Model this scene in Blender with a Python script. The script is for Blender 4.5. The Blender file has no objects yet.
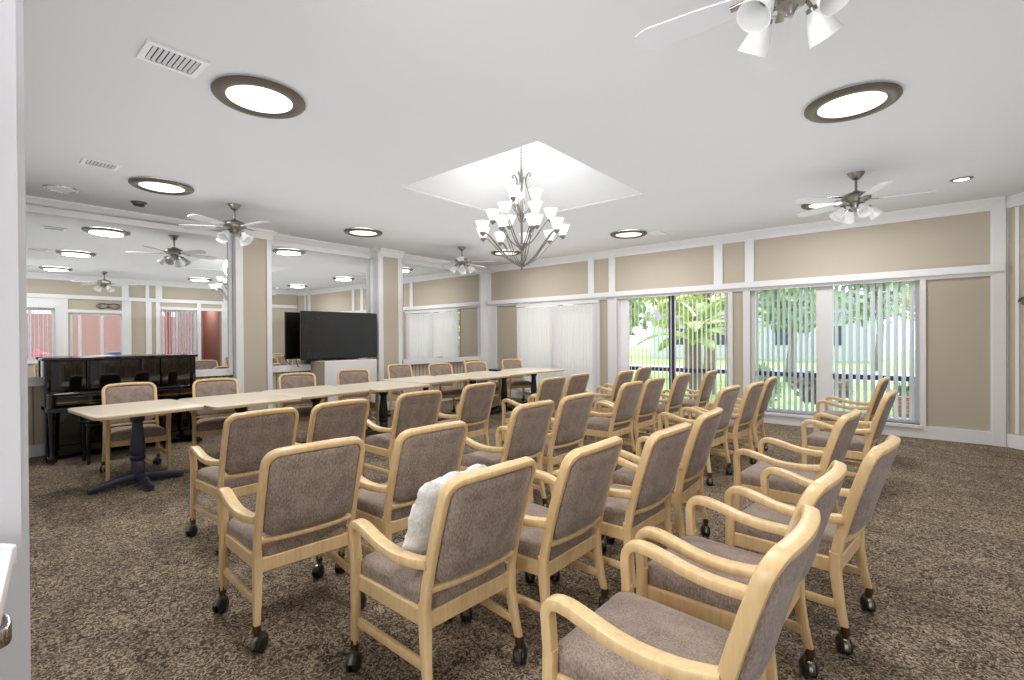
import bpy, math, random
from mathutils import Vector, Matrix
random.seed(7)
R = math.radians
C = bpy.context.scene.collection
sc = bpy.context.scene
PI = math.pi

# ---------------------------------------------------------------- materials
def new_mat(name):
    m = bpy.data.materials.new(name); m.use_nodes = True
    nt = m.node_tree; b = nt.nodes['Principled BSDF']
    return m, nt, b

def s2l(c):
    return tuple((v/255/12.92 if v/255 <= .04045 else ((v/255+.055)/1.055)**2.4) for v in c) + (1,)

def plain(name, rgb, rough=.5, metal=0, noise=.04, nscale=6, bump=0, bscale=200, spec=.5, coat=0):
    m, nt, b = new_mat(name)
    col = s2l(rgb)
    tc = nt.nodes.new('ShaderNodeTexCoord'); n = nt.nodes.new('ShaderNodeTexNoise')
    n.inputs['Scale'].default_value = nscale; n.inputs['Detail'].default_value = 3
    nt.links.new(tc.outputs['Object'], n.inputs['Vector'])
    r = nt.nodes.new('ShaderNodeMapRange')
    r.inputs['To Min'].default_value = 1-noise; r.inputs['To Max'].default_value = 1+noise
    nt.links.new(n.outputs['Fac'], r.inputs['Value'])
    v = nt.nodes.new('ShaderNodeVectorMath'); v.operation = 'SCALE'
    v.inputs[0].default_value = col[:3]; nt.links.new(r.outputs['Result'], v.inputs['Scale'])
    nt.links.new(v.outputs['Vector'], b.inputs['Base Color'])
    b.inputs['Roughness'].default_value = rough; b.inputs['Metallic'].default_value = metal
    b.inputs['Specular IOR Level'].default_value = spec; b.inputs['Coat Weight'].default_value = coat
    if bump:
        n2 = nt.nodes.new('ShaderNodeTexNoise'); n2.inputs['Scale'].default_value = bscale
        nt.links.new(tc.outputs['Object'], n2.inputs['Vector'])
        bp = nt.nodes.new('ShaderNodeBump'); bp.inputs['Strength'].default_value = bump; bp.inputs['Distance'].default_value = .004
        nt.links.new(n2.outputs['Fac'], bp.inputs['Height']); nt.links.new(bp.outputs['Normal'], b.inputs['Normal'])
    return m

def emit(name, rgb, strength, base=(240, 240, 238)):
    m, nt, b = new_mat(name)
    b.inputs['Base Color'].default_value = s2l(base)
    b.inputs['Emission Color'].default_value = s2l(rgb); b.inputs['Emission Strength'].default_value = strength
    return m

def ramp(nt, fac, stops):
    cr = nt.nodes.new('ShaderNodeValToRGB'); e = cr.color_ramp.elements
    while len(e) < len(stops): e.new(.5)
    for k, (p, c) in enumerate(stops):
        e[k].position = p; e[k].color = s2l(c)
    nt.links.new(fac, cr.inputs['Fac']); return cr.outputs['Color']

def carpet_mat():
    m, nt, b = new_mat('carpet')
    tc = nt.nodes.new('ShaderNodeTexCoord')
    n = nt.nodes.new('ShaderNodeTexNoise'); n.inputs['Scale'].default_value = 33; n.inputs['Detail'].default_value = 4
    n.inputs['Roughness'].default_value = .62; n.inputs['Distortion'].default_value = 2.6
    nt.links.new(tc.outputs['Object'], n.inputs['Vector'])
    col = ramp(nt, n.outputs['Fac'], [(.36, (62, 53, 45)), (.46, (96, 84, 72)), (.53, (134, 120, 103)), (.61, (186, 170, 147)), (.72, (108, 97, 85))])
    n2 = nt.nodes.new('ShaderNodeTexNoise'); n2.inputs['Scale'].default_value = 1.8; n2.inputs['Detail'].default_value = 4
    n2.inputs['Distortion'].default_value = .6
    mp = nt.nodes.new('ShaderNodeMapping'); mp.inputs['Scale'].default_value = (1.0, 2.6, 1)
    mp.inputs['Rotation'].default_value = (0, 0, R(35))
    nt.links.new(tc.outputs['Object'], mp.inputs['Vector']); nt.links.new(mp.outputs['Vector'], n2.inputs['Vector'])
    r = nt.nodes.new('ShaderNodeMapRange'); r.inputs['From Min'].default_value = .3; r.inputs['From Max'].default_value = .7
    r.inputs['To Min'].default_value = .78; r.inputs['To Max'].default_value = 1.25
    nt.links.new(n2.outputs['Fac'], r.inputs['Value'])
    n3 = nt.nodes.new('ShaderNodeTexNoise'); n3.inputs['Scale'].default_value = 260; n3.inputs['Detail'].default_value = 1
    nt.links.new(tc.outputs['Object'], n3.inputs['Vector'])
    r3 = nt.nodes.new('ShaderNodeMapRange'); r3.inputs['From Min'].default_value = .3; r3.inputs['From Max'].default_value = .7
    r3.inputs['To Min'].default_value = .7; r3.inputs['To Max'].default_value = 1.3
    nt.links.new(n3.outputs['Fac'], r3.inputs['Value'])
    mu = nt.nodes.new('ShaderNodeMath'); mu.operation = 'MULTIPLY'
    nt.links.new(r.outputs['Result'], mu.inputs[0]); nt.links.new(r3.outputs['Result'], mu.inputs[1])
    v = nt.nodes.new('ShaderNodeVectorMath'); v.operation = 'SCALE'
    nt.links.new(col, v.inputs[0]); nt.links.new(mu.outputs[0], v.inputs['Scale'])
    nt.links.new(v.outputs['Vector'], b.inputs['Base Color'])
    b.inputs['Roughness'].default_value = .95; b.inputs['Specular IOR Level'].default_value = .1
    bp = nt.nodes.new('ShaderNodeBump'); bp.inputs['Strength'].default_value = .5; bp.inputs['Distance'].default_value = .006
    nt.links.new(n3.outputs['Fac'], bp.inputs['Height']); nt.links.new(bp.outputs['Normal'], b.inputs['Normal'])
    return m

def fabric_mat(name, lo, hi):
    m, nt, b = new_mat(name)
    tc = nt.nodes.new('ShaderNodeTexCoord')
    n = nt.nodes.new('ShaderNodeTexNoise'); n.inputs['Scale'].default_value = 170; n.inputs['Detail'].default_value = 3
    mp = nt.nodes.new('ShaderNodeMapping'); mp.inputs['Scale'].default_value = (1, 1, .45)
    nt.links.new(tc.outputs['Object'], mp.inputs['Vector']); nt.links.new(mp.outputs['Vector'], n.inputs['Vector'])
    n2 = nt.nodes.new('ShaderNodeTexNoise'); n2.inputs['Scale'].default_value = 14; n2.inputs['Detail'].default_value = 2
    nt.links.new(tc.outputs['Object'], n2.inputs['Vector'])
    a = nt.nodes.new('ShaderNodeMath'); a.operation = 'MULTIPLY_ADD'; a.inputs[1].default_value = .35
    nt.links.new(n2.outputs['Fac'], a.inputs[0])
    mm = nt.nodes.new('ShaderNodeMath'); mm.operation = 'MULTIPLY'; mm.inputs[1].default_value = .65
    nt.links.new(n.outputs['Fac'], mm.inputs[0]); nt.links.new(mm.outputs[0], a.inputs[2])
    col = ramp(nt, a.outputs[0], [(.38, lo), (.62, hi)])
    nt.links.new(col, b.inputs['Base Color'])
    b.inputs['Roughness'].default_value = .9; b.inputs['Specular IOR Level'].default_value = .15
    b.inputs['Sheen Weight'].default_value = .35; b.inputs['Sheen Roughness'].default_value = .4
    bp = nt.nodes.new('ShaderNodeBump'); bp.inputs['Strength'].default_value = .35; bp.inputs['Distance'].default_value = .003
    nt.links.new(n.outputs['Fac'], bp.inputs['Height']); nt.links.new(bp.outputs['Normal'], b.inputs['Normal'])
    return m

def wood_mat(name, lo, hi, rough=.32):
    m, nt, b = new_mat(name)
    tc = nt.nodes.new('ShaderNodeTexCoord')
    mp = nt.nodes.new('ShaderNodeMapping'); mp.inputs['Scale'].default_value = (22, 22, 2.5)
    n = nt.nodes.new('ShaderNodeTexNoise'); n.inputs['Scale'].default_value = 2.2; n.inputs['Detail'].default_value = 4
    nt.links.new(tc.outputs['Object'], mp.inputs['Vector']); nt.links.new(mp.outputs['Vector'], n.inputs['Vector'])
    nt.links.new(ramp(nt, n.outputs['Fac'], [(.3, lo), (.7, hi)]), b.inputs['Base Color'])
    b.inputs['Roughness'].default_value = rough
    return m

def beadboard_mat():
    m, nt, b = new_mat('beadboard')
    tc = nt.nodes.new('ShaderNodeTexCoord'); w = nt.nodes.new('ShaderNodeTexWave')
    w.bands_direction = 'Y'; w.inputs['Scale'].default_value = 3.3; w.inputs['Distortion'].default_value = 0
    nt.links.new(tc.outputs['Object'], w.inputs['Vector'])
    nt.links.new(ramp(nt, w.outputs['Fac'], [(.0, (140, 130, 116)), (.16, (196, 184, 164)), (1, (206, 195, 176))]), b.inputs['Base Color'])
    b.inputs['Roughness'].default_value = .6
    return m

def mirror_mat():
    m, nt, b = new_mat('mirror_silver')
    b.inputs['Base Color'].default_value = (.9, .915, .91, 1); b.inputs['Metallic'].default_value = 1
    b.inputs['Roughness'].default_value = 0
    return m

def glass_mat():
    m = bpy.data.materials.new('window_glass'); m.use_nodes = True; nt = m.node_tree
    nt.nodes.clear(); o = nt.nodes.new('ShaderNodeOutputMaterial')
    t = nt.nodes.new('ShaderNodeBsdfTransparent'); t.inputs['Color'].default_value = (.95, .97, .96, 1)
    g = nt.nodes.new('ShaderNodeBsdfGlossy'); g.inputs['Roughness'].default_value = .02
    f = nt.nodes.new('ShaderNodeFresnel'); f.inputs['IOR'].default_value = 1.3
    x = nt.nodes.new('ShaderNodeMixShader')
    nt.links.new(f.outputs[0], x.inputs[0]); nt.links.new(t.outputs[0], x.inputs[1]); nt.links.new(g.outputs[0], x.inputs[2])
    nt.links.new(x.outputs[0], o.inputs['Surface']); return m

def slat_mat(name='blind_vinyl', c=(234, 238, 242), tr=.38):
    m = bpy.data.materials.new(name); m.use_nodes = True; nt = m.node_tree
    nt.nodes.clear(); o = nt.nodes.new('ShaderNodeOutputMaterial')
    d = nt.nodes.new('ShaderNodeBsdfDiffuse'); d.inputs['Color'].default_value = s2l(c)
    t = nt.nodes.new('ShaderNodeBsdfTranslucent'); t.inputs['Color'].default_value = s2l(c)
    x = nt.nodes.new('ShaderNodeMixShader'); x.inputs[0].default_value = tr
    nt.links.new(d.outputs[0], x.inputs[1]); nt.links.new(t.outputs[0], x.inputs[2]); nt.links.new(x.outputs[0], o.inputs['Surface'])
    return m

def foliage_mat(name, a, b_, c, scale=3):
    m, nt, b = new_mat(name)
    tc = nt.nodes.new('ShaderNodeTexCoord'); n = nt.nodes.new('ShaderNodeTexNoise'); n.inputs['Scale'].default_value = scale
    nt.links.new(tc.outputs['Object'], n.inputs['Vector'])
    nt.links.new(ramp(nt, n.outputs['Fac'], [(.35, a), (.5, b_), (.66, c)]), b.inputs['Base Color'])
    b.inputs['Roughness'].default_value = .6; return m

def brick_mat():
    m, nt, b = new_mat('patio_brick')
    tc = nt.nodes.new('ShaderNodeTexCoord'); br = nt.nodes.new('ShaderNodeTexBrick')
    mp = nt.nodes.new('ShaderNodeMapping'); mp.inputs['Rotation'].default_value = (R(90), 0, 0)
    br.inputs['Scale'].default_value = 4; br.inputs['Color1'].default_value = s2l((196, 120, 104)); br.inputs['Color2'].default_value = s2l((170, 96, 84))
    br.inputs['Mortar'].default_value = s2l((214, 190, 178)); br.inputs['Mortar Size'].default_value = .015
    nt.links.new(tc.outputs['Object'], mp.inputs['Vector']); nt.links.new(mp.outputs['Vector'], br.inputs['Vector'])
    nt.links.new(br.outputs['Color'], b.inputs['Base Color']); b.inputs['Roughness'].default_value = .9
    return m

M = dict(
 carpet=carpet_mat(),
 ceiling=plain('ceiling_paint', (216, 217, 219), .9, noise=.008, nscale=1.2, bump=.05, bscale=90),
 beige=plain('beige_paint', (190, 180, 164), .85, noise=.012, nscale=2, bump=.08, bscale=120),
 white=plain('white_trim_paint', (232, 232, 234), .45, noise=.01),
 bead=beadboard_mat(), mirror=mirror_mat(), glass=glass_mat(), slat=slat_mat('blind_vinyl', (246, 241, 248), .34), slatshade=slat_mat('blind_vinyl_shaded', (222, 228, 240), .3),  # second vinyl: shade of the backlit open slats put into the colour
 fabric=fabric_mat('taupe_fabric', (128, 111, 101), (170, 153, 141)),
 wood=wood_mat('maple_wood', (219, 186, 135), (236, 206, 157)),
 caster=plain('caster_black', (34, 32, 31), .35), ferrule=plain('ferrule_bronze', (110, 92, 70), .3, .9),
 hood=plain('caster_hood', (120, 114, 106), .28, .9),
 laminate=plain('table_laminate', (240, 227, 206), .28, noise=.02, nscale=22),
 edge=plain('table_edge', (204, 178, 142), .4),
 navy=plain('navy_metal', (44, 46, 62), .35), blackmetal=plain('black_metal', (22, 22, 28), .35),
 piano=plain('piano_black', (7, 7, 8), .06, noise=.02, coat=.6), brass=plain('brass', (190, 160, 100), .25, 1),
 pianofelt=plain('piano_ivory', (220, 205, 170), .4),
 tv=plain('tv_black_plastic', (14, 14, 15), .3), screen=plain('tv_screen', (34, 35, 37), .22, spec=.6),
 nickel=plain('brushed_nickel', (138, 134, 128), .28, 1), bronze=plain('dark_bronze', (98, 90, 82), .38, .75),
 shade=plain('opal_glass', (238, 238, 238), .25, noise=.01),
 blade=plain('pale_blade', (206, 206, 209), .4),
 diffuser=emit('light_diffuser', (255, 250, 236), 1.25), lit=emit('lit_shade', (255, 255, 255), .38),
 spot=emit('downlight_lens', (255, 255, 255), 4),
 added_halo=emit('added_halo_glow', (255, 252, 244), 5), darkvoid=plain('vent_dark', (32, 32, 34), .8), fur=None,
 chrome=plain('chrome', (190, 190, 192), .18, 1), mullion=plain('dark_window_frame', (70, 76, 92), .45),
 grass=foliage_mat('grass', (128, 165, 78), (160, 190, 100), (190, 212, 130), 5),
 road=plain('pale_road', (215, 215, 220), .9), leafg=foliage_mat('leaf_green', (110, 140, 92), (158, 182, 118), (206, 222, 156), 2.5),
 leafp=foliage_mat('palm_green', (140, 168, 90), (184, 206, 112), (222, 234, 150), 4),
 leafy=foliage_mat('leaf_yellow', (176, 180, 110), (212, 212, 140), (236, 232, 176), 2.5),
 bark=plain('bark', (140, 126, 112), .9, noise=.3, nscale=14), brick=brick_mat(),
 salmon=plain('salmon_wall', (184, 140, 128), .8), orange=plain('orange_post', (196, 100, 76), .6),
 rust=foliage_mat('rust_leaf', (120, 92, 80), (150, 120, 100), (170, 160, 120), 6), blossom=foliage_mat('pink_blossom', (190, 80, 100), (216, 110, 124), (236, 160, 160), 8),
 housewall=plain('house_wall', (222, 222, 226), .8), houseroof=plain('house_roof', (132, 132, 142), .8),
 jamb=plain('jamb_paint', (206, 207, 211), .5, noise=.01), cabtop=plain('white_counter', (238, 238, 240), .25),
 cord=plain('black_cord', (25, 25, 25), .6), bluegrey=plain('blue_bin_plastic', (96, 116, 150), .6),
)
def fur_mat():
    m, nt, b = new_mat('white_fur')
    tc = nt.nodes.new('ShaderNodeTexCoord'); n = nt.nodes.new('ShaderNodeTexNoise'); n.inputs['Scale'].default_value = 60
    n.inputs['Detail'].default_value = 6; n.inputs['Distortion'].default_value = 1.2
    nt.links.new(tc.outputs['Object'], n.inputs['Vector'])
    nt.links.new(ramp(nt, n.outputs['Fac'], [(.3, (226, 223, 218)), (.6, (250, 249, 247))]), b.inputs['Base Color'])
    b.inputs['Roughness'].default_value = .95
    bp = nt.nodes.new('ShaderNodeBump'); bp.inputs['Strength'].default_value = .5; bp.inputs['Distance'].default_value = .008
    nt.links.new(n.outputs['Fac'], bp.inputs['Height']); nt.links.new(bp.outputs['Normal'], b.inputs['Normal'])
    return m
M['fur'] = fur_mat()

# ---------------------------------------------------------------- mesh builder
def rrect(w, h, r, n=5, cx=0, cy=0):
    pts = []
    for (sx, sy, a0) in ((1, 1, 0), (-1, 1, 90), (-1, -1, 180), (1, -1, 270)):
        for k in range(n+1):
            a = R(a0 + 90*k/n)
            pts.append((cx + sx*(w/2-r) + r*math.cos(a), cy + sy*(h/2-r) + r*math.sin(a)))
    return pts

class MB:
    def __init__(s): s.v = []; s.f = []
    def add(s, vs, fs):
        o = len(s.v); s.v += [tuple(v) for v in vs]; s.f += [tuple(i+o for i in f) for f in fs]; return s
    def box(s, x0, x1, y0, y1, z0, z1, b=0):
        if b: return s.prism(rrect(x1-x0, y1-y0, b, 2, (x0+x1)/2, (y0+y1)/2), z0, z1, b*.7)
        vs = [(x, y, z) for z in (z0, z1) for x, y in ((x0, y0), (x1, y0), (x1, y1), (x0, y1))]
        return s.add(vs, [(3, 2, 1, 0), (4, 5, 6, 7), (0, 1, 5, 4), (1, 2, 6, 5), (2, 3, 7, 6), (3, 0, 4, 7)])
    def prism(s, out, z0, z1, bev=0, fn=None):
        cx = sum(p[0] for p in out)/len(out); cy = sum(p[1] for p in out)/len(out)
        w = max(abs(p[0]-cx) for p in out); h = max(abs(p[1]-cy) for p in out)
        rings = [(z0, bev), (z0+bev, 0), (z1-bev, 0), (z1, bev)] if bev else [(z0, 0), (z1, 0)]
        n = len(out); vs = []
        for z, i in rings:
            for p in out: vs.append((cx+(p[0]-cx)*(1-i/w), cy+(p[1]-cy)*(1-i/h), z))
        fs = [tuple(range(n-1, -1, -1)), tuple(range(n*(len(rings)-1), n*len(rings)))]
        for k in range(len(rings)-1):
            for j in range(n): fs.append((k*n+j, k*n+(j+1) % n, (k+1)*n+(j+1) % n, (k+1)*n+j))
        if fn: vs = [fn(*v) for v in vs]
        return s.add(vs, fs)
    def cushion(s, out, prof, fn=None):
        """out: 2D outline; prof: list of (scale, height) from the bottom centre round the edge to the top centre"""
        cx = sum(p[0] for p in out)/len(out); cy = sum(p[1] for p in out)/len(out)
        n = len(out); vs = []
        for sc_, z in prof:
            for p in out: vs.append((cx+(p[0]-cx)*sc_, cy+(p[1]-cy)*sc_, z))
        fs = [tuple(range(n-1, -1, -1)), tuple(range(n*(len(prof)-1), n*len(prof)))]
        for k in range(len(prof)-1):
            for j in range(n): fs.append((k*n+j, k*n+(j+1) % n, (k+1)*n+(j+1) % n, (k+1)*n+j))
        if fn: vs = [fn(*v) for v in vs]
        return s.add(vs, fs)
    def lathe(s, prof, n=20, M_=None, cap=True):
        vs = []; m = len(prof)
        for r, z in prof:
            for k in range(n):
                a = 2*PI*k/n; vs.append(Vector((r*math.cos(a), r*math.sin(a), z)))
        fs = []
        for i in range(m-1):
            for k in range(n): fs.append((i*n+k, i*n+(k+1) % n, (i+1)*n+(k+1) % n, (i+1)*n+k))
        if cap: fs += [tuple(range(n-1, -1, -1)), tuple(range((m-1)*n, m*n))]
        if M_ is not None: vs = [M_ @ v for v in vs]
        return s.add(vs, fs)
    def sweep(s, path, w, h, ref=(0, 0, 1), n=2, taper=None, round_=True):
        """rounded-rectangle section: w across (perpendicular to path and ref), h along ref-ish"""
        path = [Vector(p) for p in path]; ref = Vector(ref)
        m = len(path); vs = []
        for i, p in enumerate(path):
            t = (path[min(i+1, m-1)]-path[max(i-1, 0)]).normalized()
            a = t.cross(ref).normalized(); b = a.cross(t).normalized()
            k = taper[i] if taper else 1
            sec = rrect(w*k, h*k, min(w, h)*k*.32, n) if round_ else [(w*k/2, h*k/2), (-w*k/2, h*k/2), (-w*k/2, -h*k/2), (w*k/2, -h*k/2)]
            for q in sec: vs.append(p + a*q[0] + b*q[1])
        c = len(sec); fs = [tuple(range(c-1, -1, -1)), tuple(range((m-1)*c, m*c))]
        for i in range(m-1):
            for j in range(c): fs.append((i*c+j, i*c+(j+1) % c, (i+1)*c+(j+1) % c, (i+1)*c+j))
        return s.add(vs, fs)
    def tube(s, path, r, n=8, closed=False, taper=None):
        path = [Vector(p) for p in path]; m = len(path); vs = []
        prev = None
        for i, p in enumerate(path):
            if closed: t = (path[(i+1) % m]-path[(i-1) % m]).normalized()
            else: t = (path[min(i+1, m-1)]-path[max(i-1, 0)]).normalized()
            if prev is None:
                prev = t.orthogonal().normalized()
            a = (prev - t*prev.dot(t)).normalized(); prev = a; b = t.cross(a)
            rr = r*(taper[i] if taper else 1)
            for k in range(n):
                g = 2*PI*k/n; vs.append(p + (a*math.cos(g)+b*math.sin(g))*rr)
        fs = []
        for i in range(m if closed else m-1):
            j = (i+1) % m
            for k in range(n): fs.append((i*n+k, i*n+(k+1) % n, j*n+(k+1) % n, j*n+k))
        if not closed: fs += [tuple(range(n-1, -1, -1)), tuple(range((m-1)*n, m*n))]
        return s.add(vs, fs)
    def cyl(s, p0, p1, r, n=12): return s.tube([p0, p1], r, n)
    def build(s, name, mat, parent=None, loc=(0, 0, 0), rz=0, smooth=True):
        me = bpy.data.meshes.new(name); me.from_pydata(s.v, [], s.f); me.update()
        me.materials.append(mat)
        if smooth:
            me.polygons.foreach_set('use_smooth', [True]*len(me.polygons)); me.set_sharp_from_angle(angle=R(38))
        o = bpy.data.objects.new(name, me); C.objects.link(o); o.location = loc; o.rotation_euler = (0, 0, rz)
        if parent: o.parent = parent
        return o

def spline(pts, n=6):
    P = [Vector(p) for p in pts]; out = []
    for i in range(len(P)-1):
        a = P[max(i-1, 0)]; b = P[i]; c = P[i+1]; d = P[min(i+2, len(P)-1)]
        for k in range(n):
            t = k/n
            out.append(.5*((2*b)+(c-a)*t+(2*a-5*b+4*c-d)*t*t+(3*b-a-3*c+d)*t**3))
    out.append(P[-1]); return out

def tag(o, label=None, cat=None, group=None, kind=None):
    if label: o['label'] = label
    if cat: o['category'] = cat
    if group: o['group'] = group
    if kind: o['kind'] = kind
    return o
def empty(name, loc=(0, 0, 0), rz=0, **k):
    o = bpy.data.objects.new(name, None); o.empty_display_size = .1
    C.objects.link(o); o.location = loc; o.rotation_euler = (0, 0, rz); return tag(o, **k)
def copy_tree(o, parent=None):
    c = o.copy(); C.objects.link(c)
    if parent: c.parent = parent
    for ch in [x for x in kids.get(o.name, [])]: copy_tree(ch, c)
    return c
kids = {}
def index_kids():
    kids.clear()
    for x in bpy.data.objects:
        if x.parent: kids.setdefault(x.parent.name, []).append(x)
def struct(name, mb, mat, parent=None, smooth=False):
    o = mb.build(name, mat, parent, smooth=smooth)
    if not parent: o['kind'] = 'structure'
    return o

# ---------------------------------------------------------------- dimensions
H = 3.0; XL = -7.86; XR = 1.0; YB = 8.31
GX = -1.72; YN = .122         # end of the near wall, its room face
# ---------------------------------------------------------------- room shell
struct('floor', MB().box(XL-.2, XR+.2, -2.4, YB+.2, -.1, 0), M['carpet'])
# ceiling with the square recess over the chandelier
SX0, SX1, SY0, SY1 = -4.37, -2.48, 3.26, 5.28
cm = MB()
for b in ((XL-.2, SX0, -2.4, YB+.2), (SX1, XR+.2, -2.4, YB+.2), (SX0, SX1, -2.4, SY0), (SX0, SX1, SY1, YB+.2)):
    cm.box(b[0], b[1], b[2], b[3], H, H+.02)
struct('ceiling', cm, M['ceiling'])
RH = 3.55
rc = MB()   # sloping sides of the recess
i_ = .8
lo = [(SX0, SY0, H+.02), (SX1, SY0, H+.02), (SX1, SY1, H+.02), (SX0, SY1, H+.02)]
hi = [(SX0+i_, SY0+i_, RH), (SX1-i_, SY0+i_, RH), (SX1-i_, SY1-i_, RH), (SX0+i_, SY1-i_, RH)]
rc.add(lo+hi, [(1, 0, 4, 5), (2, 1, 5, 6), (3, 2, 6, 7), (0, 3, 7, 4), (5, 4, 7, 6)])
struct('trim_1', rc, M['ceiling'])

# left wall: beige shell, wainscot below the mirrors
struct('wall_left', MB().box(XL-.2, XL, -.1, YB+.2, 0, H), M['beige'])
for k, (a, b) in enumerate(((YN, 2.77), (3.28, 5.19), (5.70, YB))):
    struct('trim_%d' % (2+k), MB().box(XL, XL+.02, a, b, .14, .83), M['bead'])
# pilasters in front of the left wall
def pilaster(n, y0, y1, d=.2):
    o = struct('trim_%d' % n, MB().box(XL, XL+d, y0, y1, 0, H), M['white'])
    struct('beige_panel', MB().box(XL+d, XL+d+.006, y0+.1, y1-.07, .16, H-.12), M['beige'], o)
    t = MB()
    for (a, b) in ((y0, y0+.1), (y1-.07, y1)):
        t.box(XL+d, XL+d+.022, a, b, 0, H-.02)
    t.box(XL+d, XL+d+.02, y0+.1, y1-.07, 0, .16); t.box(XL+d, XL+d+.02, y0+.1, y1-.07, H-.12, H-.02)
    struct('casing', t, M['white'], o)
    return o
pilaster(5, 2.77, 3.28); pilaster(6, 5.19, 5.70)
# crown moulding of left wall
def crown_profile(): return [(0, -.14), (.014, -.14), (.02, -.09), (.05, -.05), (.085, -.02), (.09, 0), (0, 0)]
def crown(mb, p0, p1, nrm):
    p0, p1, nrm = Vector(p0), Vector(p1), Vector(nrm); pr = crown_profile(); n = len(pr)
    vs = [p + nrm*a + Vector((0, 0, b)) for p in (p0, p1) for a, b in pr]
    fs = [(j, (j+1) % n, n+(j+1) % n, n+j) for j in range(n)] + [tuple(range(n-1, -1, -1)), tuple(range(n, 2*n))]
    mb.add(vs, fs)
cr = MB()
for a, b in ((YN, 2.77), (3.28, 5.19), (5.70, YB)): crown(cr, (XL, a, H), (XL, b, H), (1, 0, 0))
for a, b in ((2.77, 3.28), (5.19, 5.70)):
    crown(cr, (XL+.22, a, H), (XL+.22, b, H), (1, 0, 0))
    crown(cr, (XL, a, H), (XL+.24, a, H), (0, -1, 0)); crown(cr, (XL, b, H), (XL+.24, b, H), (0, 1, 0))
struct('trim_7', cr, M['white'])
struct('baseboard_left', MB().box(XL, XL+.03, YN, YB, 0, .14), M['white'])

# mirrors: things with glass, frame and sill
def mirror(y0, y1, label, zb=.92, zt=2.84, rot=0, sd=.11):
    t = empty('wall_mirror', (XL+(y1-y0)/2*math.sin(R(rot)), (y0+y1)/2, zb), R(-rot), label=label, cat='mirror', group='large mirrors along the long wall')
    w = (y1-y0)/2; h = zt-zb
    MB().box(0, .008, -w+.02, w-.02, 0, h).build('mirror_glass', M['mirror'], t, (.012, 0, 0), smooth=False)
    f = MB()
    f.box(.0, .045, -w, w, h-.02, h+.06); f.box(.0, .045, -w, -w+.05, -.02, h); f.box(.0, .045, w-.05, w, -.02, h)
    f.build('mirror_frame', M['white'], t, smooth=False)
    MB().box(.0, sd, -w, w, -.1, 0, .006).build('sill', M['white'], t)
    return t
mirror(YN+.02, 2.76, 'large white framed wall mirror above the black upright piano', rot=1.5, sd=.06)
mirror(3.285, 5.185, 'large white framed wall mirror behind the television')
mirror(5.82, 8.1, 'large white framed wall mirror in the corner reflecting the closed blinds')
struct('trim_8', MB().box(XL, XL+.03, 5.70, 5.82, .14, H-.1).box(XL, XL+.035, 8.1, YB, .14, H-.1), M['white'])

# ---------------- back wall
ZB = .17; ZT = 2.13       # window opening
wins = [(-6.89, -4.83), (-4.46, -2.45), (-2.12, -.06)]
wb = MB(); T = .2
xs = [XL-.2] + [v for w in wins for v in w] + [.72]
for k in range(0, len(xs), 2): wb.box(xs[k], xs[k+1], YB, YB+T, 0, H)
for a, b in wins: wb.box(a, b, YB, YB+T, ZT, H).box(a, b, YB, YB+T, 0, ZB)
struct('wall_back', wb, M['beige'])
def wbox(mb, x0, x1, z0, z1, d=.03): mb.box(x0, x1, YB-d, YB, z0, z1)
t = MB(); wbox(t, XL+.1, .72, 2.11, 2.2, .09); wbox(t, XL+.1, .72, 2.065, 2.11, .04)
struct('trim_9', t, M['white'])
t = MB(); crown(t, (XL, YB, H), (.72, YB, H), (0, -1, 0)); struct('trim_10', t, M['white'])
t = MB()
for a, b in ((XL+.03, -7.72), (-5.08, -4.95), (-4.62, -4.49), (-2.67, -2.53), (-2.19, -2.06), (.6, .72)): wbox(t, a, b, 2.2, H-.1)
struct('trim_11', t, M['white'])
t = MB()
for a, b in ((XL+.03, -7.54), (-4.95, -4.83), (-4.65, -4.46), (-2.45, -2.38), (-2.22, -2.12), (-.06, .0), (.6, .72)): wbox(t, a, b, .15, 2.11)
struct('trim_12', t, M['white'])
t = MB(); wbox(t, .62, .73, 0, H, .05); struct('trim_13', t, M['white'])
struct('baseboard_back', MB().box(XL, .73, YB-.035, YB, 0, .16), M['white'])
# angled return at the right end of the back wall
AN = Vector((.72, 8.33, 0)); AD = Vector((.72, -.70, 0)).normalized(); AL = .47
def angled(mb, a, b, z0, z1, d0, d1):
    nrm = Vector((AD.y, -AD.x, 0))
    if nrm.y > 0: nrm = -nrm
    vs = []
    for z in (z0, z1):
        for (s_, d) in ((a, d0), (b, d0), (b, d1), (a, d1)): vs.append(AN+AD*s_+nrm*d+Vector((0, 0, z)))
    return mb.add(vs, [(3, 2, 1, 0), (4, 5, 6, 7), (0, 1, 5, 4), (1, 2, 6, 5), (2, 3, 7, 6), (3, 0, 4, 7)])
struct('wall_angled', angled(MB(), 0, AL, 0, H, -.15, 0), M['beige'])
t = MB(); angled(t, 0, .05, 0, H, 0, .02); angled(t, .13, .17, .17, 2.85, 0, .015); angled(t, 0, AL, 0, .16, 0, .03); angled(t, 0, AL, 2.86, H, 0, .03)
struct('trim_14', t, M['white'])

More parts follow.
